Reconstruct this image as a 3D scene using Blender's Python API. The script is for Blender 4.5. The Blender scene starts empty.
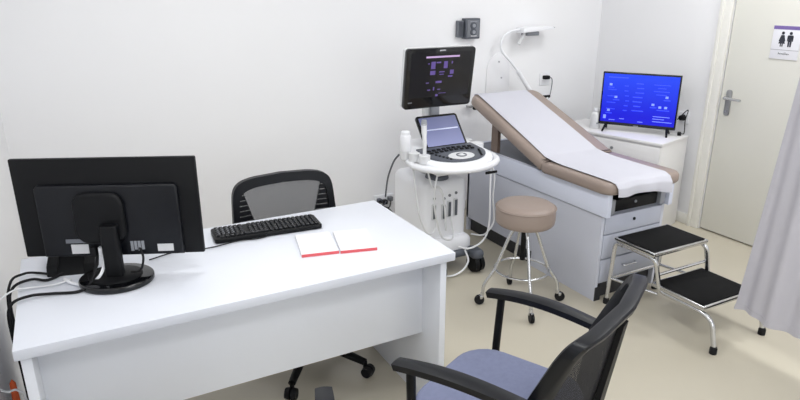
import bpy, bmesh, math, random
from mathutils import Vector, Matrix
random.seed(4)
PI = math.pi
S = bpy.context.scene
C = S.collection
R = math.radians

# ---------------------------------------------------------------- camera, world, exposure
cd = bpy.data.cameras.new('camera')
cd.sensor_width = 36.0
cd.lens = 622.0 / 800.0 * 36.0
cd.clip_start = 0.05
cam = bpy.data.objects.new('camera', cd)
C.objects.link(cam)
cam.location = (0, 0, 1.70)
cam.rotation_euler = (R(90 - 18.6), 0, R(-28.2))
S.camera = cam

w = bpy.data.worlds.new('world')
S.world = w
w.use_nodes = True
w.node_tree.nodes['Background'].inputs[0].default_value = (0.9, 0.95, 1.0, 1)
w.node_tree.nodes['Background'].inputs[1].default_value = 0.1
S.view_settings.view_transform = 'Standard'
S.view_settings.look = 'None'
S.view_settings.gamma = 1.0
S.view_settings.use_curve_mapping = False
S.view_settings.exposure = 0.16
LAMP_POWER = 11.5        # each ceiling panel
LIGHT_COL = (0.97, 0.985, 1.0)
ADDED_WINDOW_POWER = 36.0

# ---------------------------------------------------------------- materials
def srgb(r, g, b):
    f = lambda c: (c / 255 / 12.92) if c / 255 <= 0.04045 else ((c / 255 + 0.055) / 1.055) ** 2.4
    return (f(r), f(g), f(b), 1)

MATS = {}
def mat(name, col, rough=0.5, metal=0.0, spec=0.5, bump=0.0, bscale=200.0, var=0.0, vscale=8.0, coat=0.0, emit=0.0, trans=0.0, alpha=1.0):
    m = bpy.data.materials.new(name)
    m.use_nodes = True
    nt = m.node_tree
    b = nt.nodes['Principled BSDF']
    c = srgb(*col)
    b.inputs['Base Color'].default_value = c
    b.inputs['Roughness'].default_value = rough
    b.inputs['Metallic'].default_value = metal
    b.inputs['Specular IOR Level'].default_value = spec
    b.inputs['Coat Weight'].default_value = coat
    b.inputs['Transmission Weight'].default_value = trans
    b.inputs['Alpha'].default_value = alpha
    if emit:
        b.inputs['Emission Color'].default_value = c
        b.inputs['Emission Strength'].default_value = emit
    tc = nt.nodes.new('ShaderNodeTexCoord')
    if var:
        n = nt.nodes.new('ShaderNodeTexNoise')
        n.inputs['Scale'].default_value = vscale
        n.inputs['Detail'].default_value = 4
        nt.links.new(tc.outputs['Object'], n.inputs['Vector'])
        mx = nt.nodes.new('ShaderNodeMix')
        mx.data_type = 'RGBA'
        mx.inputs[6].default_value = tuple(max(0, x * (1 - var)) for x in c[:3]) + (1,)
        mx.inputs[7].default_value = tuple(min(1, x * (1 + var)) for x in c[:3]) + (1,)
        nt.links.new(n.outputs['Fac'], mx.inputs[0])
        nt.links.new(mx.outputs[2], b.inputs['Base Color'])
    if bump:
        n = nt.nodes.new('ShaderNodeTexNoise')
        n.inputs['Scale'].default_value = bscale
        n.inputs['Detail'].default_value = 3
        nt.links.new(tc.outputs['Object'], n.inputs['Vector'])
        bp = nt.nodes.new('ShaderNodeBump')
        bp.inputs['Strength'].default_value = bump
        bp.inputs['Distance'].default_value = 0.002
        nt.links.new(n.outputs['Fac'], bp.inputs['Height'])
        nt.links.new(bp.outputs['Normal'], b.inputs['Normal'])
    MATS[name] = m
    return m

mat('wall_paint', (244, 244, 246), 0.75, bump=0.15, bscale=120, var=0.01, vscale=2)
mat('ceiling_paint', (238, 238, 236), 0.85, var=0.01, vscale=3)
mat('vinyl_floor', (197, 190, 173), 0.32, spec=0.45, var=0.035, vscale=2.2, bump=0.05, bscale=30)
mat('door_paint', (226, 225, 217), 0.5, var=0.01, vscale=3)
mat('frame_paint', (234, 233, 227), 0.45, var=0.01, vscale=3)
mat('laminate_top_dimmed', (222, 225, 233), 0.38, spec=0.5, var=0.008, vscale=5)  # desktop laminate, darkened in colour against the strong light from above
mat('laminate_side_lifted', (240, 243, 250), 0.42, var=0.008, vscale=5)  # same laminate made lighter, light on the upright faces put into the colour
mat('cabinet_laminate', (233, 232, 232), 0.45, var=0.01, vscale=4)
mat('table_grey', (203, 206, 218), 0.4, var=0.012, vscale=4)
mat('drawer_shaded_grey', (184, 188, 202), 0.4, var=0.012, vscale=4)  # table grey darkened, shade at the foot end put into the colour
mat('table_steel', (216, 221, 237), 0.4, var=0.012, vscale=4)
mat('slate', (98, 104, 118), 0.5, var=0.04)
mat('black_plastic', (9, 10, 13), 0.5, spec=0.24, var=0.08, vscale=20)
mat('black_satin', (13, 15, 21), 0.38, spec=0.32, var=0.05, vscale=10)
mat('black_gloss', (9, 10, 13), 0.1, spec=0.5, var=0.05)
mat('black_rubber', (20, 20, 23), 0.7, spec=0.3, bump=0.4, bscale=260, var=0.1, vscale=30)
mat('rubber_tread', (14, 14, 15), 0.85, spec=0.2, bump=0.5, bscale=300, var=0.12, vscale=40)
mat('armpad', (58, 61, 72), 0.5, bump=0.2, bscale=300, var=0.05)
mat('kickplate', (40, 41, 46), 0.5, var=0.08)
mat('grey_fabric', (122, 128, 156), 0.9, bump=0.6, bscale=420, var=0.12, vscale=60)
mat('dark_fabric', (38, 40, 48), 0.9, bump=0.5, bscale=420, var=0.1, vscale=60)
mat('taupe_vinyl', (150, 135, 126), 0.42, spec=0.5, bump=0.15, bscale=160, var=0.03, vscale=12)
mat('taupe_dark', (120, 103, 92), 0.5, var=0.04)
mat('paper', (201, 201, 210), 0.8, bump=0.25, bscale=40, var=0.008, vscale=9)
mat('chrome', (205, 206, 208), 0.22, metal=1.0, var=0.02)
mat('steel', (170, 171, 172), 0.35, metal=1.0, var=0.04)
mat('white_plastic', (242, 243, 247), 0.32, spec=0.5, var=0.01)
mat('offwhite_plastic', (222, 223, 225), 0.4, var=0.015)
mat('grey_plastic', (150, 153, 160), 0.45, var=0.03)
mat('dark_grey_plastic', (84, 88, 97), 0.45, var=0.06, vscale=30)
mat('mid_grey', (118, 121, 128), 0.5, var=0.05)
mat('clear_plate', (240, 240, 243), 0.18, spec=0.6, var=0.005)
mat('curtain_cloth', (194, 192, 200), 0.85, bump=0.3, bscale=300, var=0.015, vscale=20)
mat('red_cover', (222, 92, 98), 0.5, var=0.03)
mat('pad_paper', (232, 231, 235), 0.7, var=0.006)
mat('purple', (124, 104, 170), 0.5, var=0.02)
mat('sign_white', (236, 236, 242), 0.4, var=0.008)
mat('ink', (42, 44, 56), 0.5, var=0.05)
mat('sign_line', (168, 168, 174), 0.5, var=0.02)
mat('orange_plastic', (226, 98, 48), 0.5, var=0.03)
mat('label_paper', (214, 214, 216), 0.6, var=0.03, vscale=40)
mat('green_plastic', (70, 96, 90), 0.5, var=0.05)
mat('added_window_glass', (235, 240, 245), 0.05, alpha=0.12, var=0.0)
mat('lamp_diffuser', (255, 253, 248), 0.6, emit=2.2, var=0.004)
mat('us_screen', (9, 9, 14), 0.15, spec=0.5, emit=0.4, var=0.02)
mat('us_print', (92, 74, 140), 0.4, emit=0.22, var=0.1, vscale=30)
mat('us_bar', (176, 150, 190), 0.4, emit=0.4, var=0.04)
mat('touch_line', (190, 196, 222), 0.4, emit=0.3, var=0.02)
mat('tv_print', (120, 140, 255), 0.4, emit=0.75, var=0.1, vscale=40)
mat('tv_dim', (52, 72, 248), 0.4, emit=0.75, var=0.08, vscale=40)

def screen_mat(name, c0, c1, strength, axis=2, lo=-0.2, hi=0.2):
    m = mat(name, c0, 0.2, var=0.0)
    nt = m.node_tree
    b = nt.nodes['Principled BSDF']
    tc = nt.nodes.new('ShaderNodeTexCoord')
    sx = nt.nodes.new('ShaderNodeSeparateXYZ')
    mr = nt.nodes.new('ShaderNodeMapRange')
    mr.inputs['From Min'].default_value = lo
    mr.inputs['From Max'].default_value = hi
    mx = nt.nodes.new('ShaderNodeMix')
    mx.data_type = 'RGBA'
    mx.inputs[6].default_value = srgb(*c0)
    mx.inputs[7].default_value = srgb(*c1)
    nt.links.new(tc.outputs['Object'], sx.inputs[0])
    nt.links.new(sx.outputs[axis], mr.inputs['Value'])
    nt.links.new(mr.outputs[0], mx.inputs[0])
    nt.links.new(mx.outputs[2], b.inputs['Emission Color'])
    b.inputs['Base Color'].default_value = (0.01, 0.01, 0.02, 1)
    b.inputs['Emission Strength'].default_value = strength
    b.inputs['Roughness'].default_value = 0.45
    b.inputs['Specular IOR Level'].default_value = 0.2
    return m
screen_mat('touch_screen', (158, 164, 210), (108, 114, 152), 0.8, 2, 0.78, 0.96)
screen_mat('tv_screen', (20, 22, 222), (36, 74, 250), 0.9, 2, 0.12, 0.42)

def mesh_fabric(name, col, opacity, scale):
    m = bpy.data.materials.new(name)
    m.use_nodes = True
    nt = m.node_tree
    b = nt.nodes['Principled BSDF']
    b.inputs['Base Color'].default_value = srgb(*col)
    b.inputs['Roughness'].default_value = 0.7
    tc = nt.nodes.new('ShaderNodeTexCoord')
    outs = []
    for d in ('X', 'Z'):
        wv = nt.nodes.new('ShaderNodeTexWave')
        wv.wave_type = 'BANDS'
        wv.bands_direction = d
        wv.inputs['Scale'].default_value = scale
        nt.links.new(tc.outputs['Object'], wv.inputs['Vector'])
        outs.append(wv)
    mm = nt.nodes.new('ShaderNodeMath'); mm.operation = 'MAXIMUM'
    nt.links.new(outs[0].outputs['Fac'], mm.inputs[0])
    nt.links.new(outs[1].outputs['Fac'], mm.inputs[1])
    gt = nt.nodes.new('ShaderNodeMath'); gt.operation = 'GREATER_THAN'
    gt.inputs[1].default_value = 1.0 - opacity
    nt.links.new(mm.outputs[0], gt.inputs[0])
    nt.links.new(gt.outputs[0], b.inputs['Alpha'])
    MATS[name] = m
mesh_fabric('chair_mesh_light', (78, 80, 86), 0.24, 90.0)
mesh_fabric('chair_mesh_dark', (18, 19, 25), 0.86, 80.0)

# ---------------------------------------------------------------- mesh helpers
def circ(n, r, a0=0.0):
    return [(r * math.cos(a0 + 2 * PI * i / n), r * math.sin(a0 + 2 * PI * i / n)) for i in range(n)]

def smooth_path(pts, k=6):
    P = [Vector(p) for p in pts]
    if len(P) < 3:
        return P
    out = []
    for i in range(len(P) - 1):
        p0 = P[i - 1] if i else P[0] * 2 - P[1]
        p1, p2 = P[i], P[i + 1]
        p3 = P[i + 2] if i + 2 < len(P) else P[-1] * 2 - P[-2]
        for j in range(k):
            t = j / k
            out.append(0.5 * ((2 * p1) + (p2 - p0) * t + (2 * p0 - 5 * p1 + 4 * p2 - p3) * t * t + (3 * p1 - p0 - 3 * p2 + p3) * t ** 3))
    out.append(P[-1])
    return out

def fillet(pts, r, k=5):
    """polyline with rounded bends"""
    P = [Vector(p) for p in pts]
    out = [P[0]]
    for i in range(1, len(P) - 1):
        a, b, c = P[i - 1], P[i], P[i + 1]
        d1 = min(r, (a - b).length * 0.48); d2 = min(r, (c - b).length * 0.48)
        s = b + (a - b).normalized() * d1; e = b + (c - b).normalized() * d2
        for j in range(k + 1):
            t = j / k
            out.append(s * (1 - t) ** 2 + b * 2 * t * (1 - t) + e * t * t)
    out.append(P[-1])
    return out

class MB:
    def __init__(self):
        self.bm = bmesh.new()
    def _merge(self, t, M=None):
        if M is not None:
            bmesh.ops.transform(t, matrix=M, verts=t.verts)
        me = bpy.data.meshes.new('tmp')
        t.to_mesh(me); t.free()
        self.bm.from_mesh(me)
        bpy.data.meshes.remove(me)
        return self
    def box(self, c, s, r=0.0, seg=2, M=None):
        t = bmesh.new()
        bmesh.ops.create_cube(t, size=1.0)
        bmesh.ops.scale(t, vec=Vector(s), verts=t.verts)
        if r:
            bmesh.ops.bevel(t, geom=list(t.edges), offset=min(r, 0.49 * min(s)), segments=seg, profile=0.5, affect='EDGES')
        bmesh.ops.translate(t, vec=Vector(c), verts=t.verts)
        return self._merge(t, M)
    def span(self, x0, x1, y0, y1, z0, z1, r=0.0, seg=2, M=None):
        return self.box(((x0 + x1) / 2, (y0 + y1) / 2, (z0 + z1) / 2), (abs(x1 - x0), abs(y1 - y0), abs(z1 - z0)), r, seg, M)
    def prism(self, pts, z0, z1, r=0.0, seg=2, M=None):
        """outline (x,y) extruded in z, optional bevel of top & bottom rims"""
        t = bmesh.new()
        lo = [t.verts.new((x, y, z0)) for x, y in pts]
        hi = [t.verts.new((x, y, z1)) for x, y in pts]
        n = len(pts)
        t.faces.new(lo[::-1]); t.faces.new(hi)
        for i in range(n):
            t.faces.new((lo[i], lo[(i + 1) % n], hi[(i + 1) % n], hi[i]))
        bmesh.ops.recalc_face_normals(t, faces=t.faces)
        if r:
            es = [e for e in t.edges if abs(e.verts[0].co.z - e.verts[1].co.z) < 1e-6]
            bmesh.ops.bevel(t, geom=es, offset=r, segments=seg, profile=0.5, affect='EDGES')
        return self._merge(t, M)
    def tube(self, pts, r, n=8, closed=False, M=None):
        P = [Vector(p) for p in pts]
        t = bmesh.new()
        N = len(P)
        rings = []
        up = None
        for i in range(N):
            if closed:
                d = (P[(i + 1) % N] - P[i - 1])
            else:
                d = P[min(i + 1, N - 1)] - P[max(i - 1, 0)]
            if d.length < 1e-9:
                d = Vector((0, 0, 1))
            d.normalize()
            if up is None:
                up = Vector((0, 0, 1)) if abs(d.z) < 0.9 else Vector((1, 0, 0))
            s = d.cross(up)
            if s.length < 1e-6:
                s = d.orthogonal()
            s.normalize(); up = s.cross(d).normalized()
            rr = r[i] if isinstance(r, (list, tuple)) else r
            rings.append([t.verts.new(P[i] + s * (rr * math.cos(2 * PI * k / n)) + up * (rr * math.sin(2 * PI * k / n))) for k in range(n)])
        for i in range(N if closed else N - 1):
            a, b = rings[i], rings[(i + 1) % N]
            for k in range(n):
                t.faces.new((a[k], a[(k + 1) % n], b[(k + 1) % n], b[k]))
        if not closed:
            t.faces.new(rings[0][::-1]); t.faces.new(rings[-1])
        bmesh.ops.recalc_face_normals(t, faces=t.faces)
        return self._merge(t, M)
    def cyl(self, p0, p1, r0, r1=None, n=20, M=None):
        return self.tube([p0, p1], [r0, r0 if r1 is None else r1], n, False, M)
    def lathe(self, prof, c=(0, 0, 0), n=28, M=None):
        """profile of (r, z) from bottom to top"""
        t = bmesh.new()
        rings = []
        for r, z in prof:
            rings.append([t.verts.new((c[0] + x, c[1] + y, c[2] + z)) for x, y in circ(n, max(r, 1e-4))])
        for a, b in zip(rings, rings[1:]):
            for k in range(n):
                t.faces.new((a[k], a[(k + 1) % n], b[(k + 1) % n], b[k]))
        t.faces.new(rings[0][::-1]); t.faces.new(rings[-1])
        bmesh.ops.recalc_face_normals(t, faces=t.faces)
        return self._merge(t, M)
    def sheet(self, f, nu, nv, thick, M=None):
        """f(u,v)->point, u,v in 0..1; solid shell of given thickness"""
        t = bmesh.new()
        g = [[Vector(f(i / nu, j / nv)) for j in range(nv + 1)] for i in range(nu + 1)]
        nrm = [[None] * (nv + 1) for _ in range(nu + 1)]
        for i in range(nu + 1):
            for j in range(nv + 1):
                du = g[min(i + 1, nu)][j] - g[max(i - 1, 0)][j]
                dv = g[i][min(j + 1, nv)] - g[i][max(j - 1, 0)]
                nrm[i][j] = du.cross(dv).normalized()
        A = [[t.verts.new(g[i][j]) for j in range(nv + 1)] for i in range(nu + 1)]
        B = [[t.verts.new(g[i][j] - nrm[i][j] * thick) for j in range(nv + 1)] for i in range(nu + 1)]
        for i in range(nu):
            for j in range(nv):
                t.faces.new((A[i][j], A[i + 1][j], A[i + 1][j + 1], A[i][j + 1]))
                t.faces.new((B[i][j], B[i][j + 1], B[i + 1][j + 1], B[i + 1][j]))
        for i in range(nu):
            t.faces.new((A[i][0], B[i][0], B[i + 1][0], A[i + 1][0]))
            t.faces.new((A[i][nv], A[i + 1][nv], B[i + 1][nv], B[i][nv]))
        for j in range(nv):
            t.faces.new((A[0][j], A[0][j + 1], B[0][j + 1], B[0][j]))
            t.faces.new((A[nu][j], B[nu][j], B[nu][j + 1], A[nu][j + 1]))
        bmesh.ops.recalc_face_normals(t, faces=t.faces)
        return self._merge(t, M)
    def build(self, name, m, parent=None, world=False, smooth=True, loc=None):
        bm = self.bm
        off = None
        if parent is not None and world:
            root = parent
            while root.parent:
                root = root.parent
            Mi = (Matrix.Translation(root.location) @ Matrix.Rotation(root.rotation_euler.z, 4, 'Z')).inverted()
            bmesh.ops.transform(bm, matrix=Mi, verts=bm.verts)
        if parent is None and loc is None:
            xs = [v.co.x for v in bm.verts]; ys = [v.co.y for v in bm.verts]; zs = [v.co.z for v in bm.verts]
            off = Vector(((min(xs) + max(xs)) / 2, (min(ys) + max(ys)) / 2, min(zs)))
            bmesh.ops.translate(bm, vec=-off, verts=bm.verts)
        me = bpy.data.meshes.new(name)
        bm.to_mesh(me); bm.free()
        me.materials.append(MATS[m])
        if smooth:
            for p in me.polygons:
                p.use_smooth = True
            me.set_sharp_from_angle(angle=R(38))
        o = bpy.data.objects.new(name, me)
        C.objects.link(o)
        if off is not None:
            o.location = off
        if loc is not None:
            o.location = loc
        if parent is not None:
            o.parent = parent
        return o

def tag(o, label, cat, group=None):
    o['label'] = label; o['category'] = cat
    if group:
        o['group'] = group
    return o
def thing(name, label, cat, loc=(0, 0, 0), rot=0.0, group=None):
    o = bpy.data.objects.new(name, None)
    C.objects.link(o)
    o.empty_display_size = 0.05
    o.location = loc; o.rotation_euler = (0, 0, rot)
    return tag(o, label, cat, group)
def struct(o):
    o['kind'] = 'structure'
    return o
def plabel(o, label):
    o['label'] = label
    return o
def rrect(x0, x1, y0, y1, r, k=5):
    out = []
    for cx, cy, a in ((x1 - r, y1 - r, 0), (x0 + r, y1 - r, 90), (x0 + r, y0 + r, 180), (x1 - r, y0 + r, 270)):
        for j in range(k + 1):
            t = R(a + 90 * j / k)
            out.append((cx + r * math.cos(t), cy + r * math.sin(t)))
    return out
def frame_M(origin, ex, ey, ez):
    return Matrix(((ex[0], ey[0], ez[0], origin[0]), (ex[1], ey[1], ez[1], origin[1]), (ex[2], ey[2], ez[2], origin[2]), (0, 0, 0, 1)))

# ---------------------------------------------------------------- room shell
XL, XR, YB, YF, ZC = -0.33, 4.06, 4.0, -1.6, 2.75
struct(MB().span(XL - 0.1, XR + 0.1, YF - 0.1, YB + 0.1, -0.1, 0).build('floor', 'vinyl_floor'))
struct(MB().span(XL - 0.1, XR + 0.1, YF - 0.1, YB + 0.1, ZC, ZC + 0.1).build('ceiling', 'ceiling_paint'))
struct(MB().span(XL, XR, YB, YB + 0.1, 0, ZC).build('wall_back', 'wall_paint'))
struct(MB().span(XL - 0.1, XL, YF, YB + 0.1, 0, ZC).build('wall_left', 'wall_paint'))
WX0, WX1, WZ0, WZ1 = 0.1, 2.5, 0.9, 2.3      # unseen window, added to light the room from behind the camera
wf = MB()
wf.span(XL, WX0, YF - 0.1, YF, 0, ZC); wf.span(WX1, XR, YF - 0.1, YF, 0, ZC)
wf.span(WX0, WX1, YF - 0.1, YF, 0, WZ0); wf.span(WX0, WX1, YF - 0.1, YF, WZ1, ZC)
struct(wf.build('wall_front', 'wall_paint'))
wn = MB()
for x in (WX0 + 0.025, (WX0 + WX1) / 2, WX1 - 0.025):
    wn.span(x - 0.025, x + 0.025, YF - 0.07, YF - 0.02, WZ0, WZ1, 0.004)
for z in (WZ0 + 0.025, WZ1 - 0.025):
    wn.span(WX0, WX1, YF - 0.07, YF - 0.02, z - 0.025, z + 0.025, 0.004)
win = struct(wn.build('added_window_1', 'frame_paint'))
for i in (0, 1):
    hx = (WX1 - WX0) / 2
    pn = MB().span(WX0 + hx * i + 0.03, WX0 + hx * (i + 1) - 0.03, YF - 0.048, YF - 0.044, WZ0 + 0.04, WZ1 - 0.04)
    bmesh.ops.translate(pn.bm, vec=-win.location, verts=pn.bm.verts)
    pn.build('pane', 'added_window_glass', win)
wl = bpy.data.lights.new('added_window_light', 'AREA')  # lamp outside the added window, brightens faces turned to the camera
wl.shape = 'RECTANGLE'; wl.size = WX1 - WX0; wl.size_y = WZ1 - WZ0; wl.energy = ADDED_WINDOW_POWER; wl.color = (0.93, 0.97, 1.0)
wlo = bpy.data.objects.new('added_window_light', wl); C.objects.link(wlo)
wlo.location = ((WX0 + WX1) / 2, YF - 0.12, (WZ0 + WZ1) / 2); wlo.rotation_euler = (R(90), 0, 0)
DY0, DY1, DH = 1.88, 2.802, 2.08     # door opening
wr = MB()
wr.span(XR, XR + 0.1, YF, DY0, 0, ZC); wr.span(XR, XR + 0.1, DY1, YB + 0.1, 0, ZC); wr.span(XR, XR + 0.1, DY0, DY1, DH, ZC)
struct(wr.build('wall_right', 'wall_paint'))
# door frame (architrave) and door
t1 = MB()
t1.span(XR - 0.022, XR, DY1, DY1 + 0.085, 0, DH + 0.085, 0.004)
t1.span(XR - 0.022, XR, DY0 - 0.085, DY0, 0, DH + 0.085, 0.004)
t1.span(XR - 0.022, XR, DY0, DY1, DH, DH + 0.085, 0.004)
t1.span(XR - 0.034, XR - 0.02, DY1 + 0.058, DY1 + 0.085, 0, DH + 0.085, 0.004)
t1.span(XR - 0.034, XR - 0.02, DY0 - 0.085, DY0 - 0.058, 0, DH + 0.085, 0.004)
struct(t1.build('trim_1', 'frame_paint'))
door = struct(MB().span(XR + 0.004, XR + 0.044, DY0 + 0.005, DY1 - 0.006, 0.010, DH - 0.005, 0.003).build('door_1', 'door_paint'))
struct(MB().span(XR + 0.075, XR + 0.1, DY0, DY1, 0, DH).build('door_gap_backing', 'kickplate'))  # added dark sheet, puts shade into the gaps round the door leaf
def dpart(mb, n, m, parent=door):
    # door is a mesh with origin shift: bring world coords into its space
    bmesh.ops.translate(mb.bm, vec=-door.location, verts=mb.bm.verts)
    return mb.build(n, m, parent)
HX = XR + 0.004
My = Matrix.Rotation(R(-90), 4, 'Y')
def on_door(pts):      # outline given as (y, z) -> prism in front of the leaf
    return [(z, y) for y, z in pts]
# handle plate : prism along -x
plate = rrect(2.733 - 0.021, 2.733 + 0.021, 0.868, 1.05, 0.02)
def xprism(mb, pts, x0, x1, r=0.0):    # outline (y,z), extruded from x0 to x1
    M = frame_M((0, 0, 0), (0, 1, 0), (0, 0, 1), (1, 0, 0))
    return mb.prism(pts, x0, x1, r, 2, M)
def yprism(mb, pts, y0, y1, r=0.0, seg=2):    # outline (x,z), extruded in y
    M = frame_M((0, 0, 0), (1, 0, 0), (0, 0, 1), (0, 1, 0))
    return mb.prism(pts, y0, y1, r, seg, M)
hp = dpart(xprism(MB(), plate, HX - 0.010, HX, 0.003), 'handle_plate', 'steel')
lv = MB()
lv.cyl((HX - 0.008, 2.733, 0.995), (HX - 0.05, 2.733, 0.995), 0.012)
lv.tube(fillet([(HX - 0.045, 2.743, 0.995), (HX - 0.05, 2.72, 0.995), (HX - 0.05, 2.615, 0.992)], 0.012), 0.009, 10)
dpart(lv, 'handle_lever', 'chrome')
dpart(MB().cyl((HX - 0.009, 2.733, 0.90), (HX - 0.016, 2.733, 0.90), 0.011), 'keyhole', 'chrome')
# baseboard pieces
struct(MB().span(XR - 0.012, XR, DY1 + 0.085, YB, 0, 0.08, 0.003).build('baseboard_right', 'frame_paint'))
struct(MB().span(XL, XR - 0.012, YB - 0.012, YB, 0, 0.08, 0.003).build('baseboard_back', 'frame_paint'))

# ceiling lamps
k = 0
for lx in (0.8, 3.25):
    for ly in (-0.4, 1.1, 2.5):
        L = thing('ceiling_light', 'square flat white ceiling panel light', 'ceiling light', (lx, ly, ZC), 0, 'ceiling panel lights')
        fr = MB()
        for a in (-1, 1):
            fr.span(-0.31, 0.31, a * 0.31 - 0.01, a * 0.31 + 0.01, -0.03, 0)
            fr.span(a * 0.31 - 0.01, a * 0.31 + 0.01, -0.30, 0.30, -0.03, 0)
        fr.build('frame', 'white_plastic', L)
        MB().span(-0.3, 0.3, -0.3, 0.3, -0.018, 0).build('diffuser', 'lamp_diffuser', L)
        ld = bpy.data.lights.new('panel_lamp', 'AREA')
        ld.shape = 'SQUARE'; ld.size = 0.58; ld.energy = LAMP_POWER; ld.color = LIGHT_COL
        lo = bpy.data.objects.new('panel_lamp', ld); C.objects.link(lo)
        lo.parent = L; lo.location = (0, 0, -0.022)

# ---------------------------------------------------------------- desk
desk = thing('office_desk', 'white laminate office desk with panel legs and modesty panel', 'desk', (0.475, 2.165, 0))
MB().span(-0.24, 1.225, 1.833, 2.545, 0.716, 0.75, 0.0025).build('desktop', 'laminate_top_dimmed', desk, True)
for x0 in (-0.228, 1.172):
    MB().span(x0, x0 + 0.028, 1.855, 2.525, 0.0, 0.716, 0.0015).build('leg_panel', 'laminate_side_lifted', desk, True)
MB().span(-0.20, 1.172, 1.990, 2.008, 0.335, 0.716, 0.0015).build('modesty_panel', 'laminate_side_lifted', desk, True)

# ---------------------------------------------------------------- exam table
ET = thing('exam_table', 'medical examination table with taupe padded top and white cabinet base', 'exam table', (2.76, 2.95, 0))
BX0, BX1, BY0, BY1 = 2.505, 3.0, 2.31, 3.62
body = MB()
body.span(BX0, BX0 + 0.02, BY0, BY1, 0.10, 0.515)        # near side
body.span(BX0, BX0 + 0.02, BY0, 2.87, 0.0, 0.10)          # side panel down to the floor at the foot
body.span(BX1 - 0.02, BX1, BY0, BY1, 0.0, 0.515)
body.span(BX0, BX1, BY1 - 0.02, BY1, 0.0, 0.515)
body.span(BX0 + 0.02, BX1 - 0.02, BY0 + 0.03, BY1 - 0.02, 0.495, 0.515)
body.build('body', 'table_grey', ET, True, smooth=False)
MB().span(BX0 + 0.022, BX1 - 0.022, BY0 + 0.03, BY1 - 0.03, 0.0, 0.10).build('plinth', 'kickplate', ET, True)
MB().span(BX0 + 0.001, BX0 + 0.045, BY0 - 0.004, BY0 + 0.028, 0.0, 0.085).build('corner_foot', 'kickplate', ET, True)
# upper frame with open foot end
uf = MB()
uf.span(BX0 - 0.012, BX0 + 0.02, BY0 - 0.04, BY1 + 0.01, 0.522, 0.655, 0.003)
uf.span(BX1 - 0.02, BX1 + 0.012, BY0 - 0.04, BY1 + 0.01, 0.522, 0.655, 0.003)
uf.span(BX0 + 0.02, BX1 - 0.02, BY1 - 0.02, BY1 + 0.01, 0.522, 0.655)
uf.build('upper_frame', 'table_steel', ET, True)
MB().span(BX0 + 0.02, BX1 - 0.02, BY0 + 0.02, BY1 - 0.02, 0.640, 0.654).build('deck', 'slate', ET, True)
MB().span(BX0 + 0.02, BX1 - 0.02, BY0 + 0.06, BY0 + 0.4, 0.522, 0.526).build('recess_floor', 'black_plastic', ET, True)
MB().span(BX0 + 0.02, BX1 - 0.02, BY0 + 0.4, BY0 + 0.42, 0.522, 0.640).build('recess_back', 'black_plastic', ET, True)
pan = MB()
pan.span(2.585, 2.93, BY0 + 0.0, BY0 + 0.36, 0.53, 0.60, 0.006)
pan.build('slide_out_tray', 'black_plastic', ET, True)
MB().cyl((2.75, BY0 + 0.001, 0.572), (2.75, BY0 - 0.006, 0.572), 0.008).build('tray_knob', 'grey_plastic', ET, True)
for x in (2.555, 2.955):
    MB().span(x - 0.02, x + 0.02, BY0 - 0.02, BY0 + 0.1, 0.528, 0.612, 0.004).build('stirrup_bracket', 'grey_plastic', ET, True)
# drawers
for z0, z1 in ((0.405, 0.512), (0.258, 0.398), (0.108, 0.250)):
    d = MB().span(BX0 + 0.024, BX1 - 0.024, BY0 - 0.004, BY0 + 0.03, z0, z1, 0.003).build('drawer', 'drawer_shaded_grey', ET, True)
    if z0 > 0.4:
        MB().cyl((2.752, BY0 - 0.003, 0.468), (2.752, BY0 - 0.010, 0.468), 0.009).build('lock', 'black_plastic', d, True)
    else:
        hz = z0 + 0.085
        MB().tube(fillet([(2.70, BY0 - 0.003, hz), (2.70, BY0 - 0.022, hz), (2.80, BY0 - 0.022, hz), (2.80, BY0 - 0.003, hz)], 0.01), 0.005, 8).build('handle', 'chrome', d, True)
# cushions
CX0, CX1 = 2.455, 3.045
HY = 2.785
def cushion_outline(x0, x1, y0, y1, r0, r1):
    out = []
    for cx, cy, a, r in ((x1 - r1, y1 - r1, 0, r1), (x0 + r1, y1 - r1, 90, r1), (x0 + r0, y0 + r0, 180, r0), (x1 - r0, y0 + r0, 270, r0)):
        for j in range(7):
            t = R(a + 90 * j / 6)
            out.append((cx + r * math.cos(t), cy + r * math.sin(t)))
    return out
MB().prism(cushion_outline(CX0, CX1, 2.235, HY, 0.075, 0.012), 0.656, 0.724, 0.026, 4).build('seat_cushion', 'taupe_vinyl', ET, True)
BA = R(20.5)
BL = 0.85
MBK = frame_M((0, HY + 0.012, 0.662), (1, 0, 0), (0, math.cos(BA), math.sin(BA)), (0, -math.sin(BA), math.cos(BA)))
MB().prism(cushion_outline(CX0, CX1, 0.0, BL, 0.012, 0.07), 0.0, 0.068, 0.026, 4, MBK).build('back_cushion', 'taupe_vinyl', ET, True)
MB().span(CX0 + 0.04, CX1 - 0.04, 0.03, BL - 0.05, -0.018, 0.0, M=MBK).build('back_board', 'taupe_dark', ET, True)
for x in (BX0 + 0.03, BX1 - 0.03):
    MB().span(x - 0.012, x + 0.012, 3.31, 3.38, 0.650, 0.868).build('back_support', 'taupe_dark', ET, True)

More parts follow.
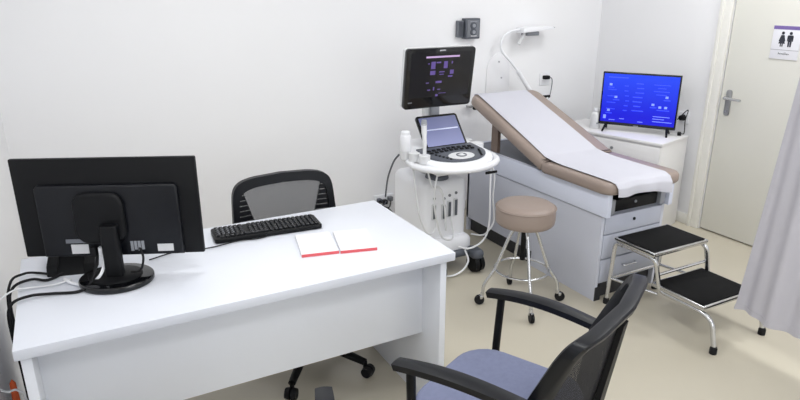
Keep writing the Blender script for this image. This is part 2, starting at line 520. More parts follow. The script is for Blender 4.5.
# paper sheet over it
prof = []      # (y, z, tangent normal offset) from head to foot
cb, sb = math.cos(BA), math.sin(BA)
def bk(s, h):   # point on back cushion, s along, h height
    return (HY + 0.012 + s * cb - h * sb, 0.662 + s * sb + h * cb)
pp = [bk(BL + 0.006, 0.02), bk(BL + 0.004, 0.058), bk(BL - 0.03, 0.073)]
for s in (0.72, 0.6, 0.5, 0.35, 0.2, 0.1, 0.04):
    pp.append(bk(s, 0.073))
pp += [(2.74, 0.736), (2.66, 0.731), (2.5, 0.731), (2.38, 0.731), (2.275, 0.731), (2.240, 0.724), (2.222, 0.702), (2.219, 0.675), (2.220, 0.656)]
def paper_fn(u, v):
    x0, x1 = 2.505, 2.93
    q = v * (len(pp) - 1)
    i = min(int(q), len(pp) - 2)
    y = pp[i][0] + (pp[i + 1][0] - pp[i][0]) * (q - i)
    z = pp[i][1] + (pp[i + 1][1] - pp[i][1]) * (q - i)
    x = x0 + (x1 - x0) * u
    hang = max(0.0, (q - (len(pp) - 5)) / 4.0)
    z -= hang * (0.030 * u ** 3 + 0.006 * math.sin(u * 9))
    y -= hang * 0.008 * math.sin(u * 14)
    z += 0.0012 * math.sin(u * 11 + v * 6) + 0.0012
    x += 0.006 * math.sin(v * 7) - 0.03 * u * max(0.0, v - 0.6)
    return (x, y, z)
tag(MB().sheet(paper_fn, 28, 72, 0.0015).build('paper_sheet', 'paper'), 'white disposable paper sheet drawn over the exam table', 'paper sheet')

# ---------------------------------------------------------------- corner cabinet with TV
CAB_ROT = R(14)
cab = thing('low_cabinet', 'low off-white cabinet with locking drawers under the television', 'cabinet', (3.60, 2.86, 0), CAB_ROT)
CW, CD, CH = 0.86, 0.41, 0.69    # length along local y, depth along local x
MB().span(0.012, CD, 0, CW, 0.0, CH - 0.022, 0.002).build('body', 'cabinet_laminate', cab)
MB().span(-0.006, CD, -0.006, CW + 0.006, CH - 0.020, CH, 0.003).build('cabinet_top', 'cabinet_laminate', cab)
for z0, z1 in ((0.475, 0.658), (0.265, 0.467), (0.06, 0.257)):
    d = MB().span(-0.004, 0.0125, 0.004, CW - 0.004, z0, z1, 0.002).build('drawer', 'cabinet_laminate', cab)
    MB().cyl((-0.003, 0.37, z1 - 0.06), (-0.010, 0.37, z1 - 0.06), 0.011, n=14).build('lock', 'steel', d)
# television, local frame: x along the screen, y away from viewer
TVR = R(-57.5)
tvc = (3.71, 3.20)
tv = thing('television', 'flat black television showing a blue menu on the low cabinet', 'television', (tvc[0], tvc[1], CH), TVR)
# local x direction = (cos, sin) of TVR -> right end; viewer side is local -y
TW, TH, TZ = 0.545, 0.395, 0.045
MB().box((0, 0.012, TZ + TH / 2), (TW, 0.024, TH), 0.004).build('bezel', 'black_gloss', tv)
MB().box((0, 0.035, TZ + 0.16), (0.40, 0.03, 0.22), 0.01).build('rear_housing', 'black_plastic', tv)
MB().box((0, -0.0008, TZ + TH / 2 + 0.006), (TW - 0.022, 0.002, TH - 0.036)).build('screen', 'tv_screen', tv)
KX = 0.885; KZ = 1.065
pr_ = MB(); pd_ = MB()
rnd = random.Random(7)
def q(mb, x, z, w_, h_):
    mb.box((x * KX, -0.0022, TZ + z * KZ), (w_ * KX, 0.0012, h_))
for (x, z) in ((-0.235, 0.285), (-0.185, 0.2), (-0.235, 0.105), (0.115, 0.165), (0.215, 0.22), (0.17, 0.15), (0.215, 0.15)):
    q(pr_, x, z, 0.022, 0.016); q(pd_, x + 0.004, z - 0.02, 0.05, 0.006)
for i in range(7):
    q(pd_, 0.0 + rnd.uniform(-0.012, 0.012), 0.30 - i * 0.031, rnd.uniform(0.05, 0.10), 0.007)
for i in range(6):
    q(pd_, -0.10 + rnd.uniform(-0.01, 0.01), 0.28 - i * 0.034, 0.03, 0.006)
for i in range(4):
    q(pd_, 0.17, 0.30 - i * 0.022, rnd.uniform(0.06, 0.13), 0.005)
    q(pd_, -0.22, 0.25 - i * 0.045, 0.07, 0.005)
q(pr_, -0.262, 0.057, 0.022, 0.028)
for (x, z, w_) in ((0.19, 0.085, 0.13), (0.17, 0.068, 0.09), (0.2, 0.050, 0.15), (-0.2, 0.038, 0.05), (0.03, 0.038, 0.04), (-0.12, 0.05, 0.04)):
    q(pr_, x, z, w_, 0.004)
q(pd_, -0.18, 0.335, 0.16, 0.008)
pr_.build('menu_icons', 'tv_print', tv)['kind'] = 'stuff'; pd_.build('menu_text', 'tv_dim', tv)['kind'] = 'stuff'
MB().box((0, -0.0015, TZ + 0.007), (0.035, 0.002, 0.005)).build('maker_mark', 'sign_line', tv)
for sx in (-1, 1):
    ft = MB()
    for sy in (-1, 1):
        ft.tube([(sx * 0.215, 0.01, TZ + 0.012), (sx * 0.215 + sx * 0.012, 0.01 + sy * 0.075, 0.006)], [0.010, 0.007], 8)
    ft.build('foot', 'black_plastic', tv)
# bottle behind the TV's end
bt = thing('spray_bottle', 'white plastic bottle standing beside the television', 'bottle', (3.575, 3.475, CH))
MB().lathe([(0.034, 0), (0.037, 0.004), (0.037, 0.105), (0.03, 0.122), (0.017, 0.130), (0.017, 0.136)]).build('bottle_body', 'offwhite_plastic', bt)
MB().lathe([(0.02, 0.134), (0.02, 0.156), (0.017, 0.158)]).build('cap', 'white_plastic', bt)
MB().box((-0.012, -0.0365, 0.045), (0.02, 0.004, 0.012), 0.001).build('sticker', 'grey_plastic', bt)
# cables at TV
a = MB(); a.tube(smooth_path([(4.035, 3.10, 0.78), (4.02, 3.02, 0.86), (3.99, 2.985, 0.86), (3.96, 2.975, 0.80), (3.955, 2.965, 0.715), (3.96, 2.985, 0.699), (3.985, 3.03, 0.697)]), 0.0035, 6)
tag(a.build('television_cable', 'black_rubber'), 'thin black cable looping beside the television', 'cable')
ad = thing('power_adapter', 'small black power adapter with plug lying on the cabinet', 'adapter', (3.935, 2.99, CH + 0.001), R(40))
MB().box((0, 0, 0.011), (0.05, 0.026, 0.022), 0.004).build('housing', 'black_plastic', ad)
MB().tube([(0.025, 0, 0.011), (0.05, -0.01, 0.008)], [0.005, 0.003], 8).build('strain_relief', 'black_rubber', ad)
so = thing('wall_socket', 'wall socket with round black plug behind the television', 'socket', (XR, 3.06, 0.80))
MB().box((-0.006, 0, 0), (0.012, 0.085, 0.085), 0.004).build('socket_plate', 'white_plastic', so)
MB().cyl((-0.012, 0, 0), (-0.045, 0, 0), 0.024, 0.019).build('plug', 'black_plastic', so)

# ---------------------------------------------------------------- wall fittings
wd = thing('wall_device', 'dark grey wall device with round dial above the ultrasound monitor', 'wall device', (2.725, YB, 1.36))
MB().box((0, -0.03, 0.074), (0.128, 0.06, 0.148), 0.006).build('housing', 'dark_grey_plastic', wd)
MB().box((0, -0.062, 0.074), (0.104, 0.006, 0.122), 0.003).build('face_plate', 'mid_grey', wd)
for z in (0.096, 0.05):
    MB().cyl((0, -0.063, z), (0, -0.072, z), 0.028, 0.025).build('dial', 'dark_grey_plastic', wd)
    MB().cyl((0, -0.071, z), (0, -0.078, z), 0.013).build('dial_centre', 'grey_plastic', wd)
MB().box((0.004, -0.066, 0.022), (0.05, 0.004, 0.007)).build('marking', 'label_paper', wd)
MB().box((0, -0.066, 0.124), (0.06, 0.004, 0.006)).build('marking', 'grey_plastic', wd)
sd = thing('wall_bracket', 'small grey ribbed bracket on the wall next to the dark device', 'bracket', (2.632, YB, 1.372))
MB().box((0, -0.02, 0.06), (0.045, 0.04, 0.12), 0.004).build('housing', 'mid_grey', sd)
for i in range(4):
    MB().box((-0.016 + i * 0.0105, -0.042, 0.06), (0.005, 0.005, 0.105)).build('rib', 'dark_grey_plastic', sd)
wp = thing('wall_plate', 'pale arched plastic plate screwed to the wall behind the exam table', 'wall plate', (3.015, YB, 0.93))
ol = [(-0.112, 0), (0.112, 0), (0.112, 0.12)]
for i in range(1, 12):
    t = PI * i / 12
    ol.append((0.112 * math.cos(t), 0.16 + 0.15 * math.sin(t) ** 0.9))
ol.append((-0.112, 0.12))
yprism(MB(), ol, -0.010, 0.0, 0.003).build('plate', 'clear_plate', wp)
for x, z in ((0.0, 0.245), (0.03, 0.12)):
    MB().cyl((x, -0.010, z), (x, -0.014, z), 0.007, n=12).build('screw', 'sign_line', wp)
hk = thing('wall_hook', 'small metal lever with a black knob on the wall by the backrest', 'hook', (2.76, YB, 0.85))
MB().cyl((-0.02, 0, 0.0), (-0.02, -0.05, 0.0), 0.010, n=12).build('stem', 'steel', hk)
MB().tube([(-0.06, -0.045, 0.008), (0.012, -0.045, 0.004)], 0.008, 8).build('lever', 'steel', hk)
MB().lathe([(0.010, -0.026), (0.017, -0.02), (0.017, 0.014), (0.010, 0.020)], (0.018, -0.045, 0), 14).build('knob', 'black_plastic', hk)

so2 = thing('wall_outlet', 'white wall outlet with black plug above the exam table', 'outlet', (3.49, YB, 0.965))
MB().box((0, -0.005, 0.045), (0.10, 0.010, 0.10), 0.003).build('outlet_plate', 'white_plastic', so2)
MB().box((0.0, -0.028, 0.062), (0.05, 0.04, 0.03), 0.005).build('plug', 'black_plastic', so2)
MB().tube(smooth_path([(0.022, -0.04, 0.062), (0.045, -0.045, 0.05), (0.055, -0.04, 0.0), (0.045, -0.035, -0.09), (0.02, -0.03, -0.17), (0.03, -0.03, -0.5), (0.02, -0.03, -0.94)]), 0.0035, 6).build('cord', 'dark_grey_plastic', so2)

# exam lamp on wall post
el = thing('exam_lamp', 'white gooseneck examination lamp with flat slim head', 'exam lamp', (3.445, YB, 0.55))
LY = -0.10
MB().span(-0.012, 0.012, LY - 0.012, LY + 0.012, 0.0, 0.335, 0.004).build('post', 'offwhite_plastic', el)
for z in (0.05, 0.28):
    MB().span(-0.02, 0.02, LY + 0.012, 0.0, z - 0.015, z + 0.015, 0.003).build('wall_mount', 'offwhite_plastic', el)
MB().span(-0.13, 0.03, LY - 0.012, LY + 0.012, 0.325, 0.345, 0.004).build('clamp_bar', 'black_plastic', el)
MB().tube([(-0.165, LY, 0.355), (-0.125, LY, 0.328)], [0.018, 0.018], 12).build('clamp', 'dark_grey_plastic', el)
g = [(-0.14, LY, 0.345), (-0.19, LY, 0.41), (-0.245, LY, 0.475), (-0.31, LY, 0.555)]
MB().tube(smooth_path(g, 5), [0.019] * 6 + [0.017] * 10, 12).build('grip', 'white_plastic', el)
g2 = [(-0.30, LY, 0.545), (-0.39, LY, 0.635), (-0.475, LY, 0.715), (-0.485, LY, 0.79), (-0.43, LY, 0.845), (-0.35, LY, 0.866), (-0.29, LY, 0.868)]
MB().tube(smooth_path(g2, 6), 0.0095, 10).build('gooseneck', 'white_plastic', el)
hd = MB()
yprism(hd, [(-0.32, 0.845), (-0.315, 0.880), (-0.24, 0.889), (-0.03, 0.884), (0.0, 0.872), (-0.03, 0.864), (-0.2, 0.852)], LY - 0.05, LY + 0.05, 0.006)
hd.build('lamp_head', 'white_plastic', el)
MB().span(-0.27, -0.155, LY - 0.04, LY + 0.04, 0.822, 0.852, 0.005).build('lens', 'mid_grey', el)
MB().tube([(-0.262, LY, 0.84), (-0.315, LY, 0.76)], [0.016, 0.012], 10).build('handle', 'offwhite_plastic', el)
MB().span(-0.06, 0.0, LY - 0.04, LY + 0.04, 0.868, 0.882, 0.004).build('tip', 'grey_plastic', el)

# sign on the door: width 0.18 (y), height 0.2
sg = thing('restroom_sign', 'white restroom sign with purple top strip and two figures on the door', 'sign', (XR + 0.004, 2.412, 1.285))
SX = -0.006
xprism(MB(), [(-0.09, 0), (0.09, 0), (0.09, 0.205), (-0.09, 0.205)], SX, -0.0003, 0.001).build('plate', 'sign_white', sg)
MB().span(SX - 0.001, SX, -0.09, 0.09, 0.183, 0.205).build('top_strip', 'purple', sg)
MB().span(SX - 0.001, SX, -0.09, 0.09, 0.056, 0.059).build('divider', 'sign_line', sg)
def figure(yc, woman):
    # y axis points left in the picture
    m = MB()
    m.cyl((SX, yc, 0.161), (SX - 0.0012, yc, 0.161), 0.0095, n=16)
    if woman:
        m2 = [(yc - 0.010, 0.149), (yc + 0.010, 0.149), (yc + 0.021, 0.112), (yc + 0.016, 0.110), (yc + 0.021, 0.096), (yc + 0.009, 0.096), (yc + 0.009, 0.078), (yc + 0.002, 0.078), (yc + 0.002, 0.096), (yc - 0.002, 0.096), (yc - 0.002, 0.078), (yc - 0.009, 0.078), (yc - 0.009, 0.096), (yc - 0.021, 0.096), (yc - 0.016, 0.110), (yc - 0.021, 0.112)]
    else:
        m2 = [(yc - 0.015, 0.149), (yc + 0.015, 0.149), (yc + 0.019, 0.143), (yc + 0.019, 0.112), (yc + 0.014, 0.112), (yc + 0.013, 0.136), (yc + 0.011, 0.078), (yc + 0.002, 0.078), (yc + 0.001, 0.110), (yc - 0.001, 0.110), (yc - 0.002, 0.078), (yc - 0.011, 0.078), (yc - 0.013, 0.136), (yc - 0.014, 0.112), (yc - 0.019, 0.112), (yc - 0.019, 0.143)]
    xprism(m, m2, SX - 0.0012, SX)
    m.build('pictogram', 'ink', sg)
figure(0.024, True); figure(-0.026, False)
cp = MB()
yy = 0.034
for ww, hh in ((0.007, 0.016), (0.005, 0.010), (0.007, 0.010), (0.006, 0.010), (0.005, 0.017), (0.006, 0.015), (0.005, 0.010), (0.006, 0.010)):
    cp.span(SX - 0.001, SX, yy - 0.0016, yy, 0.028, 0.028 + hh)
    cp.span(SX - 0.001, SX, yy - ww, yy, 0.028 + 0.004, 0.028 + 0.007)
    yy -= ww + 0.003
cp.build('caption', 'ink', sg)

# ---------------------------------------------------------------- curtain
cv = thing('privacy_curtain', 'pale lilac privacy curtain hanging beside the step stool', 'curtain', (2.8, 1.2, 0.18))
def curt(u, v):
    s = u * 1.05                       # distance from free edge
    z = 0.185 + v * 2.46
    flare = (1 - v) ** 1.5
    y = 1.625 - s + 0.035 * flare * math.cos(min(s, 0.4) / 0.4 * PI * 0.5) - 0.10 * (1 - flare) * math.exp(-s * 3)
    amp = 0.02 * (0.55 + 0.45 * flare)
    x = 2.795 + amp * math.sin(s * 27 + 0.6 * math.sin(s * 9)) + 0.012 * math.sin(s * 61 + v * 2)
    return (x, y, z + (0.006 * math.sin(s * 20) if v == 0 else 0))
cl = MB().sheet(curt, 110, 24, 0.003).build('cloth', 'curtain_cloth', cv, True)
def hemf(u, v):
    p = curt(u, v * 0.012)
    return (p[0] - 0.0022, p[1], p[2])
MB().sheet(hemf, 110, 2, 0.007).build('hem', 'curtain_cloth', cv, True)
tag(MB().span(2.785, 2.805, -0.4, 1.75, ZC - 0.035, ZC, 0.003).build('curtain_track', 'white_plastic'), 'white ceiling rail carrying the curtain', 'curtain rail')

# ---------------------------------------------------------------- step stool
ss = thing('step_stool', 'two-step chrome stool with black rubber treads at the foot of the exam table', 'step stool', (2.80, 1.95, 0))
UX0, UX1, UY0, UY1, UZ = 2.545, 2.965, 1.975, 2.245, 0.415
LX0, LX1, LY0, LY1, LZ = 2.61, 3.01, 1.70, 2.02, 0.222
for (x0, x1, y0, y1, z) in ((UX0, UX1, UY0, UY1, UZ), (LX0, LX1, LY0, LY1, LZ)):
    st = MB()
    st.span(x0, x1, y0, y1, z - 0.012, z - 0.004)
    for a in ((x0, x0 + 0.014, y0, y1), (x1 - 0.014, x1, y0, y1), (x0 + 0.014, x1 - 0.014, y0, y0 + 0.014), (x0 + 0.014, x1 - 0.014, y1 - 0.014, y1)):
        st.span(a[0], a[1], a[2], a[3], z - 0.022, z + 0.001, 0.003)
    stp = st.build('step', 'chrome', ss, True)
    MB().span(x0 + 0.013, x1 - 0.013, y0 + 0.013, y1 - 0.013, z - 0.004, z + 0.005, 0.002).build('tread', 'rubber_tread', stp, True)
tr = 0.0125
for x in (UX0 + 0.012, UX1 - 0.012):
    MB().tube(fillet([(x, UY1 - 0.05, UZ - 0.034), (x, UY1 + 0.0, UZ - 0.034), (x - 0.004, UY1 + 0.015, 0.03)], 0.04), tr, 10).build('leg', 'chrome', ss, True)
    MB().lathe([(0.017, 0), (0.017, 0.028), (0.013, 0.036)], (x - 0.004, UY1 + 0.015, 0), 12).build('rubber_foot', 'black_rubber', ss, True)
for x, xl in ((UX0 + 0.02, 2.625), (UX1 - 0.0, 3.012)):
    MB().tube(fillet([(x, UY1 - 0.05, UZ - 0.034), (x, UY0 + 0.005, UZ - 0.034), (xl, UY0 + 0.0, LZ - 0.036), (xl, LY0 + 0.02, LZ - 0.036), (xl, 1.655, LZ - 0.06), (xl, 1.625, 0.03)], 0.04), tr, 10).build('side_rail', 'chrome', ss, True)
    MB().lathe([(0.018, 0), (0.018, 0.03), (0.013, 0.04)], (xl, 1.625, 0), 12).build('rubber_foot', 'black_rubber', ss, True)
for (p0, p1) in (((2.56, 2.255, 0.16), (2.95, 2.255, 0.16)), ((2.60, 1.985, 0.28), (2.985, 1.985, 0.28)), ((2.555, 2.255, 0.16), (2.62, 1.98, 0.165)), ((2.95, 2.255, 0.16), (3.005, 1.98, 0.165))):
    MB().cyl(p0, p1, 0.0085, n=10).build('stretcher', 'chrome', ss, True)

# ---------------------------------------------------------------- round stool
rs = thing('round_stool', 'round taupe padded stool with chrome legs on castors', 'stool', (2.12, 2.50, 0))
MB().lathe([(0.12, 0.487), (0.15, 0.489), (0.160, 0.500), (0.163, 0.52), (0.163, 0.565), (0.158, 0.588), (0.143, 0.600), (0.10, 0.605), (0.0, 0.607)], n=40).build('seat', 'taupe_vinyl', rs)
rg = MB()
rg.tube([(0.1625 * math.cos(2 * PI * i / 48), 0.1625 * math.sin(2 * PI * i / 48), 0.583) for i in range(48)], 0.0035, 6, True)
rg.build('seat_piping', 'taupe_vinyl', rs)
MB().lathe([(0.07, 0.468), (0.10, 0.474), (0.10, 0.488)], n=24).build('seat_plate', 'steel', rs)
MB().cyl((0, 0, 0.27), (0, 0, 0.47), 0.015, n=14).build('screw_column', 'black_plastic', rs)
base_a = math.atan2(-0.21, -0.09)
for i in range(4):
    an = base_a + i * PI / 2
    cx, cy = math.cos(an), math.sin(an)
    def P_(r, z):
        return (r * cx, r * cy, z)
    lg = MB().tube(fillet([P_(0.045, 0.468), P_(0.075, 0.43), P_(0.145, 0.235), P_(0.152, 0.215), P_(0.215, 0.12), P_(0.218, 0.062)], 0.03), 0.0095, 10).build('leg', 'chrome', rs)
    sx_, sy_ = -cy, cx
    wc = Vector(P_(0.235, 0.029))
    fk = MB()
    fk.tube([P_(0.218, 0.072), P_(0.222, 0.05)], 0.011, 10)
    fk.box((wc + Vector((-0.006 * cx, -0.006 * cy, 0.018))), (0.02, 0.03, 0.02), 0.004, M=None)
    cs = fk.build('castor', 'chrome', lg)
    for s_ in (-1, 1):
        o_ = Vector((sx_, sy_, 0)) * 0.011 * s_
        o2 = Vector((sx_, sy_, 0)) * 0.003 * s_
        MB().cyl(wc + o2, wc + o_, 0.029, 0.027, n=20).build('wheel', 'black_rubber', lg)
MB().tube([(0.150 * math.cos(2 * PI * i / 40), 0.150 * math.sin(2 * PI * i / 40), 0.212) for i in range(40)], 0.0065, 8, True).build('foot_ring', 'chrome', rs)

# ---------------------------------------------------------------- ultrasound machine
um = thing('ultrasound_machine', 'white ultrasound machine on wheels with black monitor and control console', 'ultrasound machine', (1.97, 3.25, 0))
# main cabinet
ub = MB()
ub.span(1.815, 2.14, 3.08, 3.50, 0.13, 0.60, 0.055, 5)
ub.build('cabinet', 'white_plastic', um, True)
MB().span(1.805, 2.155, 3.03, 3.40, 0.11, 0.23, 0.045, 4).build('front_skirt', 'white_plastic', um, True)
MB().span(1.83, 2.16, 3.0, 3.52, 0.10, 0.145, 0.018, 3).build('chassis', 'dark_grey_plastic', um, True)
for i, (x, z0, z1) in enumerate(((1.885, 0.36, 0.46), (1.955, 0.35, 0.45), (1.995, 0.36, 0.465), (2.042, 0.36, 0.475))):
    sl = MB().span(x - 0.014, x + 0.014, 3.068, 3.09, z0, z1, 0.004).build('probe_port', 'offwhite_plastic', um, True)
    MB().span(x - 0.009, x + 0.009, 3.064, 3.072, z0 + 0.006, z1 - 0.006, 0.002).build('port_slot', 'dark_grey_plastic', sl, True)
    MB().cyl((x + 0.004, 3.082, z1 + 0.035), (x + 0.004, 3.074, z1 + 0.035), 0.009, n=12).build('port_knob', 'mid_grey', um, True)
# base legs + castors
for (x, y) in ((1.86, 2.99), (2.14, 2.985), (1.86, 3.52), (2.13, 3.52)):
    MB().box((x, y, 0.122), (0.08, 0.12, 0.07), 0.028, 3).build('castor_fork', 'dark_grey_plastic', um, True)
    for s_ in (-1, 1):
        MB().cyl((x + s_ * 0.006, y - 0.015, 0.06), (x + s_ * 0.034, y - 0.015, 0.06), 0.06, 0.055, n=24).build('wheel', 'black_plastic', um, True)
# neck column
MB().span(1.92, 2.04, 3.20, 3.32, 0.58, 0.80, 0.03, 3).build('column', 'offwhite_plastic', um, True)
MB().lathe([(0.075, 0.0), (0.07, 0.02), (0.06, 0.025)], (1.96, 3.17, 0.595), 20).build('column_collar', 'dark_grey_plastic', um, True)
# console: rounded front
co = []
for i in range(25):
    t = PI + PI * i / 24
    co.append((1.985 + 0.245 * math.cos(t), 3.02 + 0.20 * math.sin(t)))
co += [(2.21, 3.28), (2.12, 3.36), (1.84, 3.36), (1.755, 3.28)]
CT = Matrix.Translation((0, 2.85, 0.745)) @ Matrix.Rotation(R(6), 4, 'X') @ Matrix.Translation((0, -2.85, -0.745))
MB().prism(co, 0.72, 0.765, 0.018, 3, CT).build('console', 'white_plastic', um, True)
co2 = [(1.985 + (x - 1.985) * 0.82, 3.03 + (y - 3.03) * 0.76) for x, y in co[:25]] + [(2.18, 3.14), (1.79, 3.14)]
MB().prism(co2, 0.762, 0.776, 0.005, 2, CT).build('control_panel', 'dark_grey_plastic', um, True)
co3 = [(1.985 + 0.085 * math.cos(t), 2.945 + 0.055 * math.sin(t)) for t in [2 * PI * i / 24 for i in range(24)]]
MB().prism(co3, 0.775, 0.780, 0.002, 1, CT).build('trackball_plate', 'offwhite_plastic', um, True)
MB().tube([(CT @ Vector((1.985 + 0.03 * math.cos(t), 2.945 + 0.024 * math.sin(t), 0.782))) for t in [2 * PI * i / 24 for i in range(24)]], 0.004, 6, True).build('trackball_ring', 'mid_grey', um, True)
MB().lathe([(0.02, 0), (0.017, 0.008), (0.009, 0.013), (0.0, 0.0145)], tuple(CT @ Vector((1.985, 2.945, 0.776))), 16).build('trackball', 'offwhite_plastic', um, True)
kb = MB()
for i in range(9):
    for j in range(2):
        kb.box((1.835 + i * 0.036, 3.05 + j * 0.034 - 0.012 * abs(i - 4.5) * 0.3, 0.780), (0.024, 0.020, 0.008), 0.003, 1, CT)
for i in range(5):
    kb.box((1.845 + i * 0.012, 3.0 - i * 0.022, 0.779), (0.016, 0.014, 0.007), 0.003, 1, CT)
    kb.box((2.145 - i * 0.010, 3.0 - i * 0.022, 0.779), (0.016, 0.014, 0.007), 0.003, 1, CT)
kbo = kb.build('console_keys', 'black_plastic', um, True); kbo['kind'] = 'stuff'
# handle ring around console
hr = [(1.735, 3.20, 0.75)]
for i in range(25):
    t = PI + PI * i / 24
    hr.append((1.985 + 0.275 * math.cos(t), 3.03 + 0.225 * math.sin(t), 0.738))
hr.append((2.235, 3.20, 0.75))
MB().tube(smooth_path(hr, 2), 0.020, 10).build('console_handle', 'white_plastic', um, True)
for x in (1.715, 2.255):
    MB().span(min(x, 1.985 + (x - 1.985) * 0.82), max(x, 1.985 + (x - 1.985) * 0.82), 3.04, 3.12, 0.735, 0.752, 0.006).build('handle_arm', 'white_plastic', um, True)
MB().span(2.075, 2.155, 2.815, 2.825, 0.69, 0.705, 0.002, M=None).build('badge', 'black_plastic', um, True)
MB().span(1.80, 2.14, 2.90, 3.30, 0.690, 0.725, 0.012).build('console_tray', 'offwhite_plastic', um, True)
# touch screen: tilted panel rising from the back of the console
TSM = frame_M((2.002, 3.12, 0.800), (1, 0, 0), (0, math.sin(R(40)), math.cos(R(40))), (0, -math.cos(R(40)), math.sin(R(40))))
ts = MB().prism(rrect(-0.148, 0.148, -0.015, 0.225, 0.018), -0.018, 0.0, 0.004, 2, TSM).build('touch_panel', 'black_gloss', um, True)
MB().prism(rrect(-0.132, 0.132, 0.012, 0.208, 0.004), 0.0, 0.0015, 0, 1, TSM).build('touch_display', 'us_bar', ts, True).data.materials[0] = MATS['touch_screen']
MB().prism([(-0.12, 0.118), (0.12, 0.118), (0.12, 0.126), (-0.12, 0.126)], 0.0015, 0.0022, 0, 1, TSM).build('display_line', 'touch_line', ts, True)
# monitor
MW, MH = 0.455, 0.345
MT = R(-8)
MM = frame_M((1.912, 3.10, 1.052), (1, 0, 0), (0, math.sin(MT), math.cos(MT)), (0, -math.cos(MT), math.sin(MT)))
mo = MB().prism(rrect(-MW / 2, MW / 2, 0, MH, 0.02), -0.03, 0.0, 0.005, 2, MM).build('monitor', 'black_gloss', um, True)
MB().prism(rrect(-MW / 2 - 0.003, MW / 2 - 0.01, 0.005, MH + 0.002, 0.02), -0.052, -0.029, 0.006, 2, MM).build('monitor_shell', 'offwhite_plastic', mo, True)
MB().prism([(-0.2, 0.066), (0.2, 0.066), (0.2, 0.322), (-0.2, 0.322)], 0.0, 0.0015, 0, 1, MM).build('monitor_display', 'us_screen', mo, True)
MB().prism([(-0.105, 0.292), (0.117, 0.292), (0.117, 0.302), (-0.105, 0.302)], 0.0015, 0.0024, 0, 1, MM).build('display_bar', 'us_bar', mo, True)
dp = MB()
for (x, y, a_, b_) in ((-0.055, 0.25, 0.028, 0.042), (0.028, 0.25, 0.026, 0.04), (-0.055, 0.207, 0.034, 0.024), (0.073, 0.207, 0.026, 0.024), (0.005, 0.21, 0.036, 0.006), (0.005, 0.196, 0.03, 0.005), (-0.02, 0.265, 0.03, 0.008), (0.07, 0.262, 0.008, 0.014), (-0.01, 0.152, 0.04, 0.012), (-0.04, 0.114, 0.008, 0.02), (-0.072, 0.108, 0.02, 0.006), (-0.005, 0.108, 0.02, 0.006), (0.065, 0.182, 0.03, 0.01), (-0.017, 0.074, 0.016, 0.012), (-0.085, 0.26, 0.01, 0.006), (-0.085, 0.15, 0.02, 0.005), (0.02, 0.085, 0.05, 0.003)):
    dp.box((x, y, 0.002), (a_, b_, 0.0008), 0, 1, MM)
dp.build('display_graphics', 'us_print', mo, True)['kind'] = 'stuff'
MB().box((0.0, 0.333, 0.001), (0.04, 0.008, 0.0015), 0, 1, MM).build('maker_mark', 'sign_line', mo, True)
MB().box((-0.19, 0.04, 0.001), (0.026, 0.006, 0.0015), 0, 1, MM).build('maker_mark', 'mid_grey', mo, True)
MB().tube(fillet([(1.985, 3.33, 0.74), (1.985, 3.36, 1.02), (1.93, 3.24, 1.16), (1.912, 3.12, 1.20)], 0.06), 0.026, 12).build('monitor_arm', 'offwhite_plastic', um, True)
MB().span(2.0, 2.06, 3.31, 3.37, 0.76, 1.08, 0.01).build('arm_cover', 'grey_plastic', um, True)
# probe holders and probes at the left end
for (x, y) in ((1.715, 3.13), (1.76, 2.985), (1.735, 3.06)):
    MB().lathe([(0.028, 0), (0.033, 0.004), (0.034, 0.05), (0.029, 0.052)], (x, y, 0.755), 18).build('probe_holder', 'offwhite_plastic', um, True)
for x, y in ((2.235, 3.14), (2.225, 3.25)):
    MB().lathe([(0.036, 0), (0.040, 0.004), (0.040, 0.04), (0.034, 0.042)], (x, y, 0.755), 18).build('probe_holder', 'offwhite_plastic', um, True)
gel = thing('gel_bottle', 'white gel bottle standing in the ultrasound console holder', 'bottle', (1.715, 3.13, 0.807))
MB().lathe([(0.031, 0), (0.033, 0.004), (0.033, 0.085), (0.030, 0.092), (0.027, 0.095), (0.027, 0.112), (0.024, 0.115)], n=20).build('bottle_body', 'white_plastic', gel)
pb = thing('ultrasound_probe', 'white ultrasound probe standing upright in its holder', 'probe', (1.76, 2.985, 0.807))
MB().tube(smooth_path([(0, 0, 0), (0.006, 0.01, 0.06), (0.014, 0.03, 0.12), (0.018, 0.04, 0.17)], 4), [0.011] * 4 + [0.013] * 4 + [0.016] * 4 + [0.018], 12).build('probe_body', 'offwhite_plastic', pb)
MB().tube([(0.018, 0.04, 0.165), (0.019, 0.042, 0.195)], [0.019, 0.014], 12).build('probe_tip', 'grey_plastic', pb)
# probe cords
cords = [
    [(1.725, 3.06, 0.76), (1.72, 3.03, 0.66), (1.745, 3.02, 0.45), (1.80, 3.02, 0.31), (1.86, 3.03, 0.30), (1.885, 3.055, 0.37)],
    [(1.76, 2.97, 0.76), (1.80, 2.96, 0.62), (1.86, 2.98, 0.60), (1.905, 3.0, 0.52), (1.925, 3.0, 0.36), (1.94, 3.02, 0.30), (1.955, 3.055, 0.36)],
    [(1.82, 2.93, 0.72), (1.80, 2.93, 0.6), (1.83, 2.97, 0.45), (1.90, 3.0, 0.27), (1.98, 3.0, 0.25), (1.995, 3.055, 0.37)],
]
for i, c_ in enumerate(cords):
    MB().tube(smooth_path(c_, 6), 0.0055, 7).build('probe_cord', 'offwhite_plastic', um, True)
cr = [(2.235, 3.09, 0.755), (2.215, 2.97, 0.70), (2.195, 2.93, 0.55), (2.20, 2.93, 0.33), (2.17, 2.94, 0.22), (2.08, 2.955, 0.175), (2.01, 2.98, 0.19)]
MB().tube(smooth_path(cr, 6), 0.006, 7).build('probe_cord', 'white_plastic', um, True)
cr = [(2.225, 3.20, 0.75), (2.26, 3.0, 0.66), (2.235, 2.95, 0.48), (2.25, 2.95, 0.33), (2.20, 2.95, 0.26), (2.17, 2.97, 0.24), (2.13, 3.02, 0.24)]
